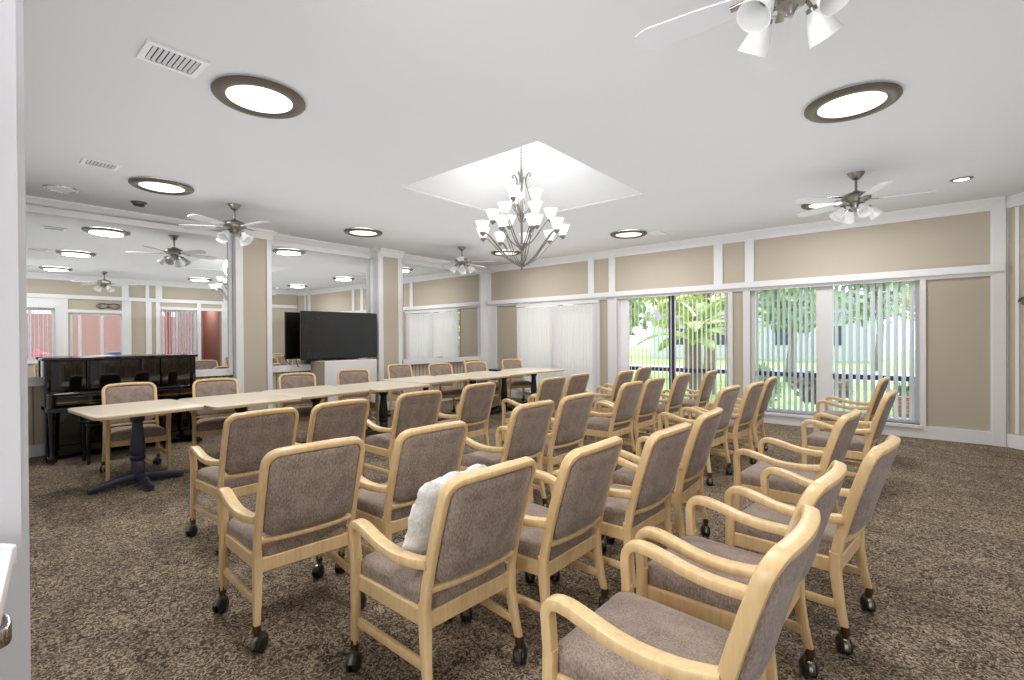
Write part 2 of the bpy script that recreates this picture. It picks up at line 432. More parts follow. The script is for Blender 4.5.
# windows of the back wall: pane, frame
def window(n, x0, x1, mulls, rail=None, dark=False):
    w = struct('window_%d' % n, MB().box(x0, x1, YB+.12, YB+.126, ZB, ZT), M['glass'])
    f = MB(); e = .05
    f.box(x0, x1, YB+.07, YB+.17, ZB, ZB+.05).box(x0, x1, YB+.07, YB+.17, ZT-.05, ZT)
    f.box(x0, x0+e, YB+.07, YB+.17, ZB+.05, ZT-.05).box(x1-e, x1, YB+.07, YB+.17, ZB+.05, ZT-.05)
    struct('window_frame', f, M['white'], w)
    for a, b, mt, yy in mulls: struct('mullion', MB().box(a, b, YB+yy, YB+.18, ZB, ZT), mt, w)
    if rail: struct('window_rail', MB().box(x0+e, x1-e, YB+.13, YB+.19, rail, rail+.07), M['mullion'], w)
    struct('window_sill', MB().box(x0-.02, x1+.02, YB-.06, YB+.08, ZB-.04, ZB), M['white'], w)
window(1, *wins[0], [(-5.9, -5.82, M['mullion'], .09)], .72)
window(2, *wins[1], [(-3.49, -3.39, M['mullion'], .09)], .72)
window(3, *wins[2], [(-1.23, -1.03, M['white'], .03)], .72)

def blind(x0, x1, n, ang, label, y=YB-.05, zb=.2, zt=2.06, mat='slat', jit=2):
    t = empty('vertical_blind', ((x0+x1)/2, y, 0), label=label, cat='blind')
    MB().box(-(x1-x0)/2, (x1-x0)/2, -.03, .03, zt-.05, zt, .004).build('headrail', M['white'], t)
    proto = MB(); m = 4; w = .088
    vs = []
    for z in (zb, zt-.06):
        for k in range(m+1):
            u = k/m*2-1; vs.append((u*w/2, -.012*(1-u*u), z))
    proto.add(vs, [(k, k+1, m+2+k, m+1+k) for k in range(m)])
    first = None
    for k in range(n):
        X = -(x1-x0)/2 + (k+.5)*(x1-x0)/n
        a = ang(k/(n-1)) if callable(ang) else ang
        if first is None: first = o = proto.build('slat', M[mat], t, (X, 0, 0), R(a))
        else:
            o = first.copy(); C.objects.link(o); o.location = (X, 0, 0); o.rotation_euler = (0, 0, R(a+random.uniform(-jit, jit)))
    return t
blind(-6.9, -4.82, 28, 7, 'closed white vertical blind over the first back window nearest the mirrors', jit=3)
blind(-4.46, -2.47, 26, lambda u: (30 if u < .1 else 122), 'open vertical blind in front of the palm, fully drawn across the middle window', y=YB+.03, zb=.2, zt=2.12, mat='slat')
blind(-2.06, -1.24, 11, 128, 'half open vertical blind, left of the white mullion of the last window', y=YB+.03, zt=2.12, mat='slatshade')
blind(-1.02, -.1, 11, 128, 'half open vertical blind beside the beige wall end, right of the white mullion', y=YB+.03, zt=2.12, mat='slatshade')

# ---------------- right wall (seen in the mirrors)
DY = -.42
def sy_(v): return v+DY if .4 < v < 6 else v
wr = MB(); ops = [(sy_(a), sy_(b), c, d) for a, b, c, d in ((.62, 1.78, .85, 2.15), (2.05, 3.15, .0, 2.05), (3.95, 4.85, .0, 2.2), (4.95, 5.5, .0, 2.2))]
ys = [-2.4] + [v for o in ops for v in o[:2]] + [8.01]
for k in range(0, len(ys), 2): wr.box(XR, XR+.18, ys[k], ys[k+1], 0, H)
for a, b, z0, z1 in ops:
    wr.box(XR, XR+.18, a, b, z1, H)
    if z0: wr.box(XR, XR+.18, a, b, 0, z0)
struct('wall_right', wr, M['beige'])
def rbox(mb, y0, y1, z0, z1, d=.03): mb.box(XR-d, XR, sy_(y0), sy_(y1), z0, z1)
t = MB(); rbox(t, -2.0, 8.0, 2.4, 2.5, .06); struct('trim_15', t, M['white'])
t = MB(); crown(t, (XR, -2.2, H), (XR, 8.0, H), (-1, 0, 0)); struct('trim_16', t, M['white'])
t = MB()
for a, b in ((1.78, 2.02), (3.1, 3.3), (3.62, 3.75), (3.85, 3.95), (5.5, 5.85), (4.85, 4.95), (.5, .62)): rbox(t, a, b, 0, 2.4)
for a, b in ((3.1, 3.25), (3.62, 3.7), (3.85, 4.0), (5.55, 5.7)): rbox(t, a, b, 2.5, 2.9)
rbox(t, .62, 1.78, .78, .86, .05); rbox(t, .62, 1.78, 2.15, 2.4, .026); rbox(t, 2.02, 3.1, 2.05, 2.13, .026); rbox(t, 3.95, 4.85, 2.2, 2.28, .026); rbox(t, 4.95, 5.5, 2.2, 2.28, .026)
struct('trim_17', t, M['white'])
t = MB()
rbox(t, -2.2, 2.05, 0, .14); rbox(t, 3.15, 3.95, 0, .14); rbox(t, 5.5, 8.0, 0, .14); struct('baseboard_right', t, M['white'])
def side_window(n, kind, y0, y1, z0, z1, mulls, hz=None):
    y0 += DY; y1 += DY; mulls = [m_+DY for m_ in mulls]
    w = struct('%s_%d' % (kind, n), MB().box(XR+.08, XR+.086, y0, y1, z0, z1), M['glass'])
    f = MB()
    f.box(XR+.04, XR+.13, y0, y1, z0, z0+.06).box(XR+.04, XR+.13, y0, y1, z1-.06, z1)
    for a in [y0, y1-.06]+list(mulls): f.box(XR+.04, XR+.13, a, a+.06, z0+.06, z1-.06)
    struct('window_frame' if kind == 'window' else 'door_frame', f, M['white'], w)
side_window(4, 'window', .62, 1.78, .85, 2.15, [1.3])
side_window(1, 'door', 2.05, 3.15, 0, 2.05, [2.22, 2.66])
side_window(2, 'door', 3.95, 4.85, 0, 2.2, [4.35])
def side_blind(y0, y1, n, label, zb, zt, ang):
    y0 += DY; y1 += DY
    t = empty('vertical_blind', (XR-.045, (y0+y1)/2, 0), label=label, cat='blind')
    MB().box(-.03, .03, -(y1-y0)/2, (y1-y0)/2, zt-.05, zt).build('headrail', M['white'], t, smooth=False)
    for k in range(n):
        Y = -(y1-y0)/2+(k+.5)*(y1-y0)/n
        MB().add([(-.001, -.04, zb), (-.001, .04, zb), (-.001, .04, zt-.06), (-.001, -.04, zt-.06)], [(0, 1, 2, 3)]).build('slat', M['slat'], t, (0, Y, 0), R(ang), smooth=False)
side_blind(.65, 1.76, 14, 'open vertical blind on the side window reflected over the piano, left of the plaque', .88, 2.2, 78)
side_blind(3.98, 4.8, 11, 'open vertical blind on the reflected sliding door, striped against the red patio', .05, 2.25, 78)

# hall behind the camera
struct('wall_near', MB().box(XL-.2, GX, YN-.14, YN, 0, H), M['jamb'])
t = MB().box(GX-.14, GX+.0, YN-.02, YN+.015, 0, H-.02).box(GX, GX+.015, YN-.11, YN+.0, 0, H-.02).box(GX-.02, GX+.028, YN-.15, YN-.1, 0, H-.02)
struct('trim_18', t, M['jamb'])
struct('wall_hall', MB().box(GX-.15, GX, -2.4, YN-.14, 0, H), M['jamb'])
struct('wall_front', MB().box(GX-.15, XR+.2, -2.5, -2.3, 0, H), M['beige'])

# ---------------------------------------------------------------- chair
BOW = .03
def rake(z):
    u = max(0, z-.42); return -.205 - u*.22 - u*u*.16
def bowf(y): return -BOW*(1-min(1, (y/.225)**2))
def make_chair(cast_front=True):
    t = empty('armchair')
    W = M['wood']
    # legs (rear sweep back to the floor), front legs straight
    for s in (-1, 1):
        MB().sweep([(-.243, s*.23, .108), (-.222, s*.222, .21), (-.207, s*.215, .32), (-.205, s*.216, .42)], .036, .042, (1, 0, 0),
                   taper=[.74, .9, 1.05, 1.05]).build('leg', W, t)
        zf = .108 if cast_front else .0
        MB().sweep([(.234, s*.243, zf), (.232, s*.24, .25), (.23, s*.238, .46)], .036, .042, (1, 0, 0), taper=[.8, .95, 1.0]).build('leg', W, t)
        arm = spline([(.23, s*.236, .44), (.235, s*.238, .53), (.234, s*.241, .568), (.212, s*.242, .598), (.165, s*.244, .603), (.10, s*.245, .59),
                      (.02, s*.244, .57), (-.06, s*.24, .56), (-.15, s*.232, .561), (-.235, s*.217, .57)], 5)
        n = len(arm); tp = [1 if k < n*.3 else 1.02 for k in range(n)]
        MB().sweep([tuple(p) for p in arm], .044, .034, (1, 0, .35) if False else (.35, 0, 1), taper=tp).build('armrest', W, t) if False else \
            arm_mesh(arm).build('armrest', W, t)
        MB().sweep([(.225, s*.233, .195), (-.22, s*.212, .195)], .022, .036, (0, 0, 1)).build('stretcher', W, t)
        for (x, y) in ((-.243, s*.23), (.234, s*.243)):
            if x > 0 and not cast_front: continue
            c = MB().lathe([(.014, .07), (.014, .088), (.018, .092), (.018, .122)], 10).build('caster', M['ferrule'], t, (x, y, 0))
            hd = MB().tube([(-.014+.035*math.cos(a), 0, .037+.034*math.sin(a)) for a in [R(v) for v in (-10, 25, 60, 95, 130, 165)]], .015, 8)
            rz = R(random.choice([0, 40, -50, 120]))
            hd.build('hood', M['hood'], c, rz=rz)
            wh = MB()
            for sy in (-1, 1):
                wh.lathe([(.008, 0), (.031, .002), (.0345, .007), (.0345, .016), (.026, .023), (.006, .026)], 16,
                         Matrix.Translation((-.014, sy*.003, .0348)) @ Matrix.Rotation(R(-90*sy), 4, 'X'))
            wh.build('wheel', M['caster'], c, rz=rz)
    # apron
    def seat_out(k, fx=.225, rx=-.215, wf=.232, wr=.212, r=.03):
        pts = []
        for (x, y, a0) in ((fx, wf, 0), (rx, wr, 90), (rx, -wr, 180), (fx, -wf, 270)):
            sx = 1 if x > 0 else -1; sy = 1 if y > 0 else -1
            for q in range(5):
                a = R(a0+90*q/4); pts.append((x-sx*r+r*math.cos(a), y-sy*r+r*math.sin(a)))
        return pts
    fr = MB(); fr.prism(seat_out(1, .228, -.218, .236, .214, .015), .325, .388, .004); fr.build('seat_frame', W, t)
    so = []
    base = seat_out(1, .25, -.215, .224, .204, .045)
    # denser outline for smooth dome
    dome = [(.9, .38), (.975, .382), (.995, .395), (1.0, .412), (.995, .43), (.965, .444), (.89, .454), (.7, .464), (.4, .47), (.12, .471)]
    MB().cushion(base, dome).build('seat', M['fabric'], t)
    # back frame: arch
    pts = []; w = .217; zt = .872; r = .058
    for k in range(6): z = .40+(zt-r-.40)*k/5; pts.append((w, z))
    for k in range(1, 7): a = R(90*k/6); pts.append((w-r+r*math.cos(a), zt-r+r*math.sin(a)))
    for k in range(1, 10): pts.append((w-r-(2*(w-r))*k/10, zt+.006*math.sin(PI*k/10)))
    for k in range(0, 7): a = R(90+90*k/6); pts.append((-w+r+r*math.cos(a), zt-r+r*math.sin(a)))
    for k in range(1, 6): z = zt-r-(zt-r-.40)*k/5; pts.append((-w, z))
    path = [(rake(z)+bowf(y), y, z) for y, z in pts]
    bf = MB().sweep(path, .029, .042, (1, 0, .25))
    bf.sweep([(rake(.472)+bowf(y)*1.0, y, .472) for y in [(-.208+.416*k/10) for k in range(11)]], .024, .03, (1, 0, .2))
    bf.build('back_frame', W, t)
    out = rrect(.408, .372, .05, 6, 0, .672)
    # split long edges for the bow
    dense = []
    for i in range(len(out)):
        a = out[i]; b = out[(i+1) % len(out)]; L = math.dist(a, b); m = max(1, int(L/.05))
        for k in range(m): dense.append((a[0]+(b[0]-a[0])*k/m, a[1]+(b[1]-a[1])*k/m))
    th = .027
    prof = [(.1, -th-.004), (.4, -th-.004), (.7, -th-.003), (.88, -th), (.965, -th+.007), (1.0, -th+.018), (1.0, th-.018), (.965, th-.007), (.88, th), (.7, th+.004), (.4, th+.006), (.1, th+.006)]
    MB().cushion(dense, prof, lambda y, z, c: (rake(z)+bowf(y)+c, y, z-.2*c)).build('backrest', M['fabric'], t)
    return t
def arm_mesh(arm):
    mb = MB(); P = [Vector(p) for p in arm]; m = len(P); vs = []
    for i, p in enumerate(P):
        tg = (P[min(i+1, m-1)]-P[max(i-1, 0)]).normalized()
        side = Vector((0, 1, 0)); side = (side-tg*side.dot(tg)).normalized(); nn = tg.cross(side)
        wy = .040 + .012*min(1, max(0, (i/m-.2)*4)) * (1 if i/m < .8 else 1-(i/m-.8)*2); th_ = .036
        for q in rrect(wy, th_, .009, 2): vs.append(p+side*q[0]+nn*q[1])
    c = 12; fs = [tuple(range(c-1, -1, -1)), tuple(range((m-1)*c, m*c))]
    for i in range(m-1):
        for j in range(c): fs.append((i*c+j, i*c+(j+1) % c, (i+1)*c+(j+1) % c, (i+1)*c+j))
    return mb.add(vs, fs)

proto = make_chair(True); proto2 = make_chair(False); index_kids()
ORD = ['first', 'second', 'third', 'fourth', 'fifth', 'sixth', 'seventh', 'eighth']
rows = [
 ('front row facing the tables', 'armchairs in the front row', [(-3.28, 1.35, 180), (-3.3, 1.92, 180), (-3.33, 2.68, 177), (-3.43, 3.52, 181), (-3.27, 4.56, 178), (-3.33, 5.2, 180), (-3.1, 6.0, 182), (-3.27, 6.95, 180)]),
 ('second row from the tables', 'armchairs in the second row', [(-2.08, 1.085, 175), (-2.0, 1.7, 177), (-2.13, 2.74, 180), (-2.15, 3.34, 179), (-2.29, 4.57, 180), (-2.3, 5.15, 179), (-2.3, 5.96, 181), (-2.2, 6.7, 182)]),
 ('third row from the tables', 'armchairs in the third row', [(-1.20, 1.295, 177), (-1.11, 1.86, 180), (-1.0, 2.42, 178), (-1.03, 3.1, 183), (-1.38, 4.7, 176), (-1.3, 5.27, 178), (-1.33, 6.02, 184)]),
 ('last row nearest the camera', 'armchairs in the last row', [(-.26, 1.36, 180), (-.27, 1.97, 178), (-.15, 2.68, 174), (-.36, 3.55, 176), (-.24, 5.1, 178), (-.36, 6.65, 178)]),
]
used = {1: False, 2: False}
def place(kind, mx, my, deg, label, group):
    p = proto if kind == 1 else proto2
    if used[kind]: o = copy_tree(p)
    else: o = p; used[kind] = True
    a = R(deg); o.location = (mx+.33*math.cos(a), my+.33*math.sin(a), 0); o.rotation_euler = (0, 0, a)
    tag(o, label, 'chair', group); return o
first = True
spec = {(2, 0): 'maple armchair with the white fur pillow on its seat, first in the third row',
        (3, 0): 'maple armchair closest to the camera at the bottom edge, first in the last row'}
for ri, (rn, grp, L) in enumerate(rows):
    for ci, (x, y, d) in enumerate(L):
        n = ORD[ci]
        if ci == len(L)-1: lab = 'maple armchair with taupe back at the window end of the %s' % rn
        else: lab = 'maple armchair with taupe back, %s from the camera in the %s' % (n, rn)
        if ri == 3 and ci == len(L)-1: lab = 'farthest maple armchair of the last row, arms before the right blinds'
        lab = spec.get((ri, ci), lab)
        place(1, x, y, d, lab, grp)
tabs = [(-6.43, 1.28, -4, 'maple armchair behind the first table, in front of the black piano'),
 (-6.3, 2.06, -14, 'maple armchair behind the tables, second from the left, beside the piano end'),
 (-6.4, 3.07, -16, 'maple armchair behind the tables under the television left corner'),
 (-6.45, 3.94, -24, 'maple armchair behind the tables against the white cabinet front'),
 (-7.05, 5.2, -10, 'dark backed maple armchair set back from the tables beside the second pilaster'),
 (-6.66, 5.8, -18, 'maple armchair behind the tables before the left part of the corner mirror'),
 (-6.55, 6.6, -22, 'maple armchair behind the tables before the right part of the corner mirror'),
 (-7.25, 7.2, -6, 'taupe armchair half hidden behind another in the corner by the mirror'),
 (-6.68, 7.82, -30, 'maple armchair at the far end of the tables beside the closed blinds')]
for x, y, d, l in tabs: place(2, x, y, d, l, 'armchairs behind the tables')

# ---------------------------------------------------------------- pillow
def fur_pillow():
    out = rrect(.40, .37, .07, 6); dense = []
    for i in range(len(out)):
        a = out[i]; b = out[(i+1) % len(out)]; m = max(1, int(math.dist(a, b)/.02))
        for k in range(m): dense.append((a[0]+(b[0]-a[0])*k/m, a[1]+(b[1]-a[1])*k/m))
    prof = [(.05, -.055), (.3, -.053), (.5, -.05), (.7, -.042), (.85, -.03), (.95, -.015), (1, 0), (.95, .015), (.85, .03), (.7, .042), (.5, .05), (.3, .053), (.05, .055)]
    rnd = random.Random(3)
    def fn(x, y, z):
        r = rnd.uniform(-.006, .006); q = 1-.05*abs(math.sin(PI*x/.4))
        return (x*q+r+.006*math.sin(y*50), y*q+rnd.uniform(-.006, .006)+.006*math.sin(x*45), z+rnd.uniform(-.005, .005))
    o = MB().cushion(dense, prof, fn).build('fur_pillow', M['fur'])
    return tag(o, 'fluffy white fur pillow leaning on the armchair back', 'pillow')
pl = fur_pillow()
pl.rotation_euler = (R(90), 0, R(90)); 
pm = Matrix.Translation((-1.41, 1.27, .672)) @ Matrix.Rotation(R(-4), 4, 'Z') @ Matrix.Rotation(R(25), 4, 'Y') @ Matrix.Rotation(R(90), 4, 'Y') @ Matrix.Rotation(R(3), 4, 'Z')
pl.matrix_world = pm

# ---------------------------------------------------------------- tables
def make_table(sx, sy, mat, name='pedestal_table'):
    t = empty(name)
    MB().prism(rrect(sx-.006, sy-.006, .07, 5), .695, .716, .003).build('edge_band', M['edge'], t)
    MB().prism(rrect(sx, sy, .072, 5), .712, .728, .004).build('tabletop', M['laminate'], t)
    MB().lathe([(.05, .07), (.055, .09), (.055, .22), (.047, .232), (.06, .248), (.062, .268), (.05, .285), (.061, .305), (.059, .36), (.05, .46), (.042, .55), (.04, .583), (.056, .6), (.058, .62), (.058, .694)], 20).build('column', mat, t)
    for k in range(4):
        L = .36 if k % 2 else .33
        f = MB().sweep([(0.03, 0, .085), (.12, 0, .08), (L-.06, 0, .045), (L, 0, .035)], .075, .075, (0, 0, 1), taper=[1, .95, .8, .72])
        f.build('foot', mat, t, rz=R(90*k))
    return t
tl = [(-5.55, 1.16, .9, .82, 4, 'pale topped table on a navy turned pedestal, nearest end in front of the piano', 'navy'),
 (-5.47, 2.02, .98, .86, 3, 'pale topped table, second of the run, meeting the piano end table', 'blackmetal'),
 (-5.58, 2.905, .98, .88, 3, 'pale topped table in front of the television cabinet, third of the run', 'blackmetal'),
 (-5.5, 3.8, .98, .84, 2, 'pale topped table whose dark column shows under it, fourth of the run', 'blackmetal'),
 (-5.78, 4.75, .98, .93, 4, 'pale topped table stepped back towards the mirrors, fifth of the run', 'blackmetal'),
 (-5.68, 5.66, .98, .84, 1, 'pale topped table before the corner mirror, sixth of the run', 'blackmetal'),
 (-5.78, 6.55, .98, .86, 1, 'pale topped table carrying the small black case, second from the far end', 'blackmetal'),
 (-5.78, 7.42, .98, .8, 0, 'pale topped table at the far end of the run by the closed blinds', 'navy')]
for x, y, sx, sy, a, lab, mt in tl:
    t = make_table(sx, sy, M[mt]); t.location = (x, y, 0); t.rotation_euler = (0, 0, R(a))
    tag(t, lab, 'table', 'pedestal tables pushed together in a long run')
bx = MB().prism(rrect(.2, .14, .02, 3), 0, .035, .006).build('carrying_case', M['tv'], loc=(-6.1, 6.65, .728), rz=R(10))
tag(bx, 'small flat black case lying on the far table', 'case')

# ---------------------------------------------------------------- piano
def piano():
    x0 = XL+.16; t = empty('upright_piano', (x0, 1.45, 0), label='glossy black upright piano against the mirrored wall', cat='piano')
    w = .73; P = M['piano']
    b = MB(); b.box(0, .3, -w, -w+.05, .05, 1.12, .006).box(0, .3, w-.05, w, .05, 1.12, .006); b.box(0, .02, -w+.05, w-.05, .05, 1.12)
    b.build('case', P, t)
    MB().box(-.01, .34, -w-.02, w+.02, 1.12, 1.15, .008).build('top_lid', P, t)
    b = MB()
    for a, c in ((-w+.05, -w+.36), (-w+.385, w-.385), (w-.36, w-.05)): b.box(.27, .29, a, c, .78, 1.11, .006)
    b.box(.26, .28, -w+.05, w-.05, .74, 1.12); b.build('upper_panel', P, t)
    for s in (-1, 1):
        MB().box(.29, .31, s*(w-.372)-.012, s*(w-.372)+.012, .78, 1.11, .004).build('stile', P, t)
        MB().box(.29, .55, s*(w-.035)-.03, s*(w-.035)+.03, .60, .76, .012).build('cheek', P, t)
        l = MB().lathe([(.03, .06), (.022, .12), (.026, .3), (.034, .5), (.04, .6)], 14).build('leg', P, t, (.5, s*(w-.04), 0))
        MB().box(-.2, .06, -.035, .035, .03, .07, .008).build('toe', P, l, (0, 0, 0))
        MB().lathe([(.006, -.012), (.024, -.012), (.026, 0), (.024, .012), (.006, .012)], 14, Matrix.Translation((0, 0, .028)) @ Matrix.Rotation(R(90), 4, 'X')).build('caster', M['brass'], l)
    MB().box(.0, .56, -w, w, .56, .61, .008).build('key_bed', P, t)
    f = MB().sweep([(.30, -w+.06, .735), (.30, w-.06, .735)], .03, .03, (0, 0, 1)).box(.29, .50, -w+.06, w-.06, .70, .72, .006)
    f.box(.48, .5, -w+.06, w-.06, .63, .715, .005); f.build('fallboard', P, t)
    MB().box(.50, .503, -w+.08, w-.08, .655, .668).build('fallboard_strip', M['brass'], t, smooth=False)
    MB().box(.26, .275, -w+.05, w-.05, .16, .56, .004).build('lower_panel', P, t)
    MB().box(.22, .3, -w+.05, w-.05, .05, .16, .006).build('bottom_rail', P, t)
    for k in (-1, 0, 1):
        MB().sweep([(.27, k*.09, .1), (.38, k*.09, .085), (.4, k*.09, .08)], .03, .012, (0, 0, 1)).build('pedal', M['brass'], t)
    for s in (-1, 1): MB().box(0, .34, s*(w-.025)-.025, s*(w-.025)+.025, .0, .05).build('foot_block', P, t, smooth=False)
piano()
def bench():
    t = empty('piano_bench', (-7.02, 1.35, 0), label='black piano bench tucked between the piano and the first chair', cat='bench')
    MB().prism(rrect(.34, .74, .03, 4), .42, .45, .006).build('apron', M['piano'], t)
    MB().cushion(rrect(.35, .75, .04, 5), [(.96, .45), (1, .46), (1, .475), (.95, .49), (.6, .495), (.2, .496)]).build('seat', M['tv'], t)
    for sx in (-1, 1):
        for sy in (-1, 1): MB().sweep([(sx*.14, sy*.34, 0), (sx*.14, sy*.34, .42)], .035, .035, (1, 0, 0), taper=[.8, 1.1]).build('leg', M['piano'], t)
bench()

# ---------------------------------------------------------------- television on the white cabinet
def cabinet():
    t = empty('white_cabinet', (XL+.36, 4.42, 0), label='white front cabinet with beige side under the television', cat='cabinet')
    MB().box(-.24, .2, -.48, .48, .06, .985, .004).build('carcass', M['beige'], t)
    MB().box(.2, .222, -.48, .48, .05, .985, .004).build('front_panel', M['white'], t)
    MB().box(-.22, .17, -.46, .46, 0, .06).build('plinth', M['white'], t, smooth=False)
cabinet()
def tv():
    t = empty('flat_television', (XL+.29, 4.39, .985), label='large black flat television showing a blank screen before the mirror', cat='television')
    w = .70; z0 = .02; z1 = .81
    MB().box(-.02, .025, -w, w, z0, z1, .006).build('casing', M['tv'], t)
    MB().box(.025, .027, -w+.014, w-.014, z0+.03, z1-.014).build('screen', M['screen'], t, smooth=False)
    MB().box(-.06, -.02, -w*.6, w*.6, z0+.08, z0+.5, .02).build('rear_housing', M['tv'], t)
    f = MB()
    f.box(-.04, .0, -.06, .06, 0, .1); f.prism(rrect(.2, .62, .04, 4, .0, 0), 0, .014, .003); f.build('stand', M['tv'], t)
    for k in range(3): MB().box(-.064, -.06, -.2+.1*k, -.15+.1*k, .2+.06*k, .24+.06*k).build('connector', M['chrome'], t, smooth=False)
    c = spline([(XL+.26, 3.66, 1.08), (XL+.2, 3.66, 1.0), (XL+.14, 3.72, .9), (XL+.08, 3.78, .86), (XL+.05, 3.8, .5), (XL+.05, 3.82, .2)], 8)
    tag(MB().tube(c, .006, 6).build('power_cord', M['cord']), 'thin black cord hanging from the television down the wall', 'cord')
tv()

# ---------------------------------------------------------------- ceiling fixtures
def disc_light():
    t = empty('ceiling_light')
    MB().lathe([(.203, -.028), (.21, -.035), (.232, -.042), (.256, -.041), (.274, -.034), (.286, -.022), (.286, -.014), (.24, -.014), (.203, -.02)], 40, cap=False).build('trim_ring', M['bronze'], t)
    MB().lathe([(.0015, -.029), (.08, -.029), (.16, -.028), (.205, -.025), (.208, -.018)], 36, cap=False).build('diffuser', M['diffuser'], t)
    MB().lathe([(.235, -.014), (.235, 0)], 32, cap=False).build('added_halo', M['added_halo'], t)  # glowing band added behind the ring for a halo on the ceiling
    return t
dl = disc_light(); index_kids()
lights = [(-3.44, 1.41, 'large round dark rimmed ceiling light closest to the camera, beside the big vent'),
 (-6.2, 1.53, 'round dark rimmed ceiling light beside the small vent above the piano'),
 (-6.6, 4.22, 'round dark rimmed ceiling light above the television'),
 (-3.6, 7.1, 'round dark rimmed ceiling light near the middle window with a tiny vent beside it'),
 (-.40, 4.17, 'large round bronze rimmed ceiling light on the right side of the ceiling'),
 (-.92, 7.11, 'round ceiling light behind the right fan, near the beige wall'),
 (-6.18, 7.08, 'round ceiling light seen through the lower chandelier arms'),
 (-.5, 1.3, 'round ceiling light above the camera, seen only in the piano mirror')]
for i, (x, y, l) in enumerate(lights):
    o = dl if i == 0 else copy_tree(dl)
    o.location = (x, y, H); tag(o, l, 'ceiling light', 'round ceiling lights')
    L = bpy.data.lights.new('disc_lamp', 'AREA'); L.shape = 'DISK'; L.size = .4; L.energy = 26; L.color = (1, .98, .95)
    lo_ = bpy.data.objects.new('disc_lamp', L); C.objects.link(lo_); lo_.location = (x, y, H-.055)

def vent(x, y, w, h, label, n):
    t = empty('ceiling_vent', (x, y, H), label=label, cat='vent', group='ceiling air vents')
    f = MB()
    for b in ((-w/2, w/2, -h/2, -h/2+.03), (-w/2, w/2, h/2-.03, h/2), (-w/2, -w/2+.03, -h/2+.03, h/2-.03), (w/2-.03, w/2, -h/2+.03, h/2-.03)):
        f.box(b[0], b[1], b[2], b[3], -.014, 0)
    f.build('frame', M['white'], t, smooth=False)
    MB().box(-w/2+.03, w/2-.03, -h/2+.03, h/2-.03, -.003, -.001).build('gap_shade', M['darkvoid'], t, smooth=False)  # dark sheet standing in for the shade between the louvres
    for k in range(n):
        y_ = -h/2+.045+(h-.09)*k/(n-1)
        MB().add([(-w/2+.035, y_-.006, -.004), (w/2-.035, y_-.006, -.004), (w/2-.035, y_+.008, -.016), (-w/2+.035, y_+.008, -.016)], [(0, 1, 2, 3)]).build('louvre', M['white'], t, smooth=False)
vent(-3.365, .89, .25, .30, 'large white louvred ceiling vent beside the big round light', 9)
vent(-5.87, .97, .22, .27, 'small white louvred ceiling vent between the two left round lights', 8)
vent(-3.25, 7.4, .2, .25, 'tiny ceiling vent beside the far round light by the windows', 5)
vent(-.5, .75, .25, .30, 'louvred ceiling vent above the camera, seen in the piano mirror', 8)
t = empty('ceiling_speaker', (-7.18, .85, H), label='flush round white ceiling speaker ring above the piano end', cat='speaker')
MB().lathe([(.12, 0), (.125, -.012), (.145, -.012), (.155, 0)], 32, cap=False).build('ring', M['chrome'], t)
MB().lathe([(.001, -.004), (.12, -.004)], 32, cap=False).build('grille', M['white'], t)
t = empty('ceiling_hook', (-7.2, 1.54, H), label='small dark hooked fixture on the ceiling near the piano mirror', cat='fixture')
MB().lathe([(.001, -.02), (.07, -.018), (.085, 0)], 20, cap=False).build('plate', M['bronze'], t)
MB().tube([(.05*math.cos(R(a)), .05*math.sin(R(a))*.9, -.055+.028*math.sin(R(a*.5))) for a in range(0, 330, 22)], .014, 8).build('curl', M['bronze'], t)
t = empty('recessed_downlight', (.29, 7.03, H), label='small bright recessed downlight by the right pilaster', cat='ceiling light')
MB().lathe([(.06, -.004), (.075, -.012), (.1, 0)], 24, cap=False).build('trim_ring', M['nickel'], t)
MB().lathe([(.001, -.006), (.065, -.006)], 24, cap=False).build('lens', M['spot'], t)

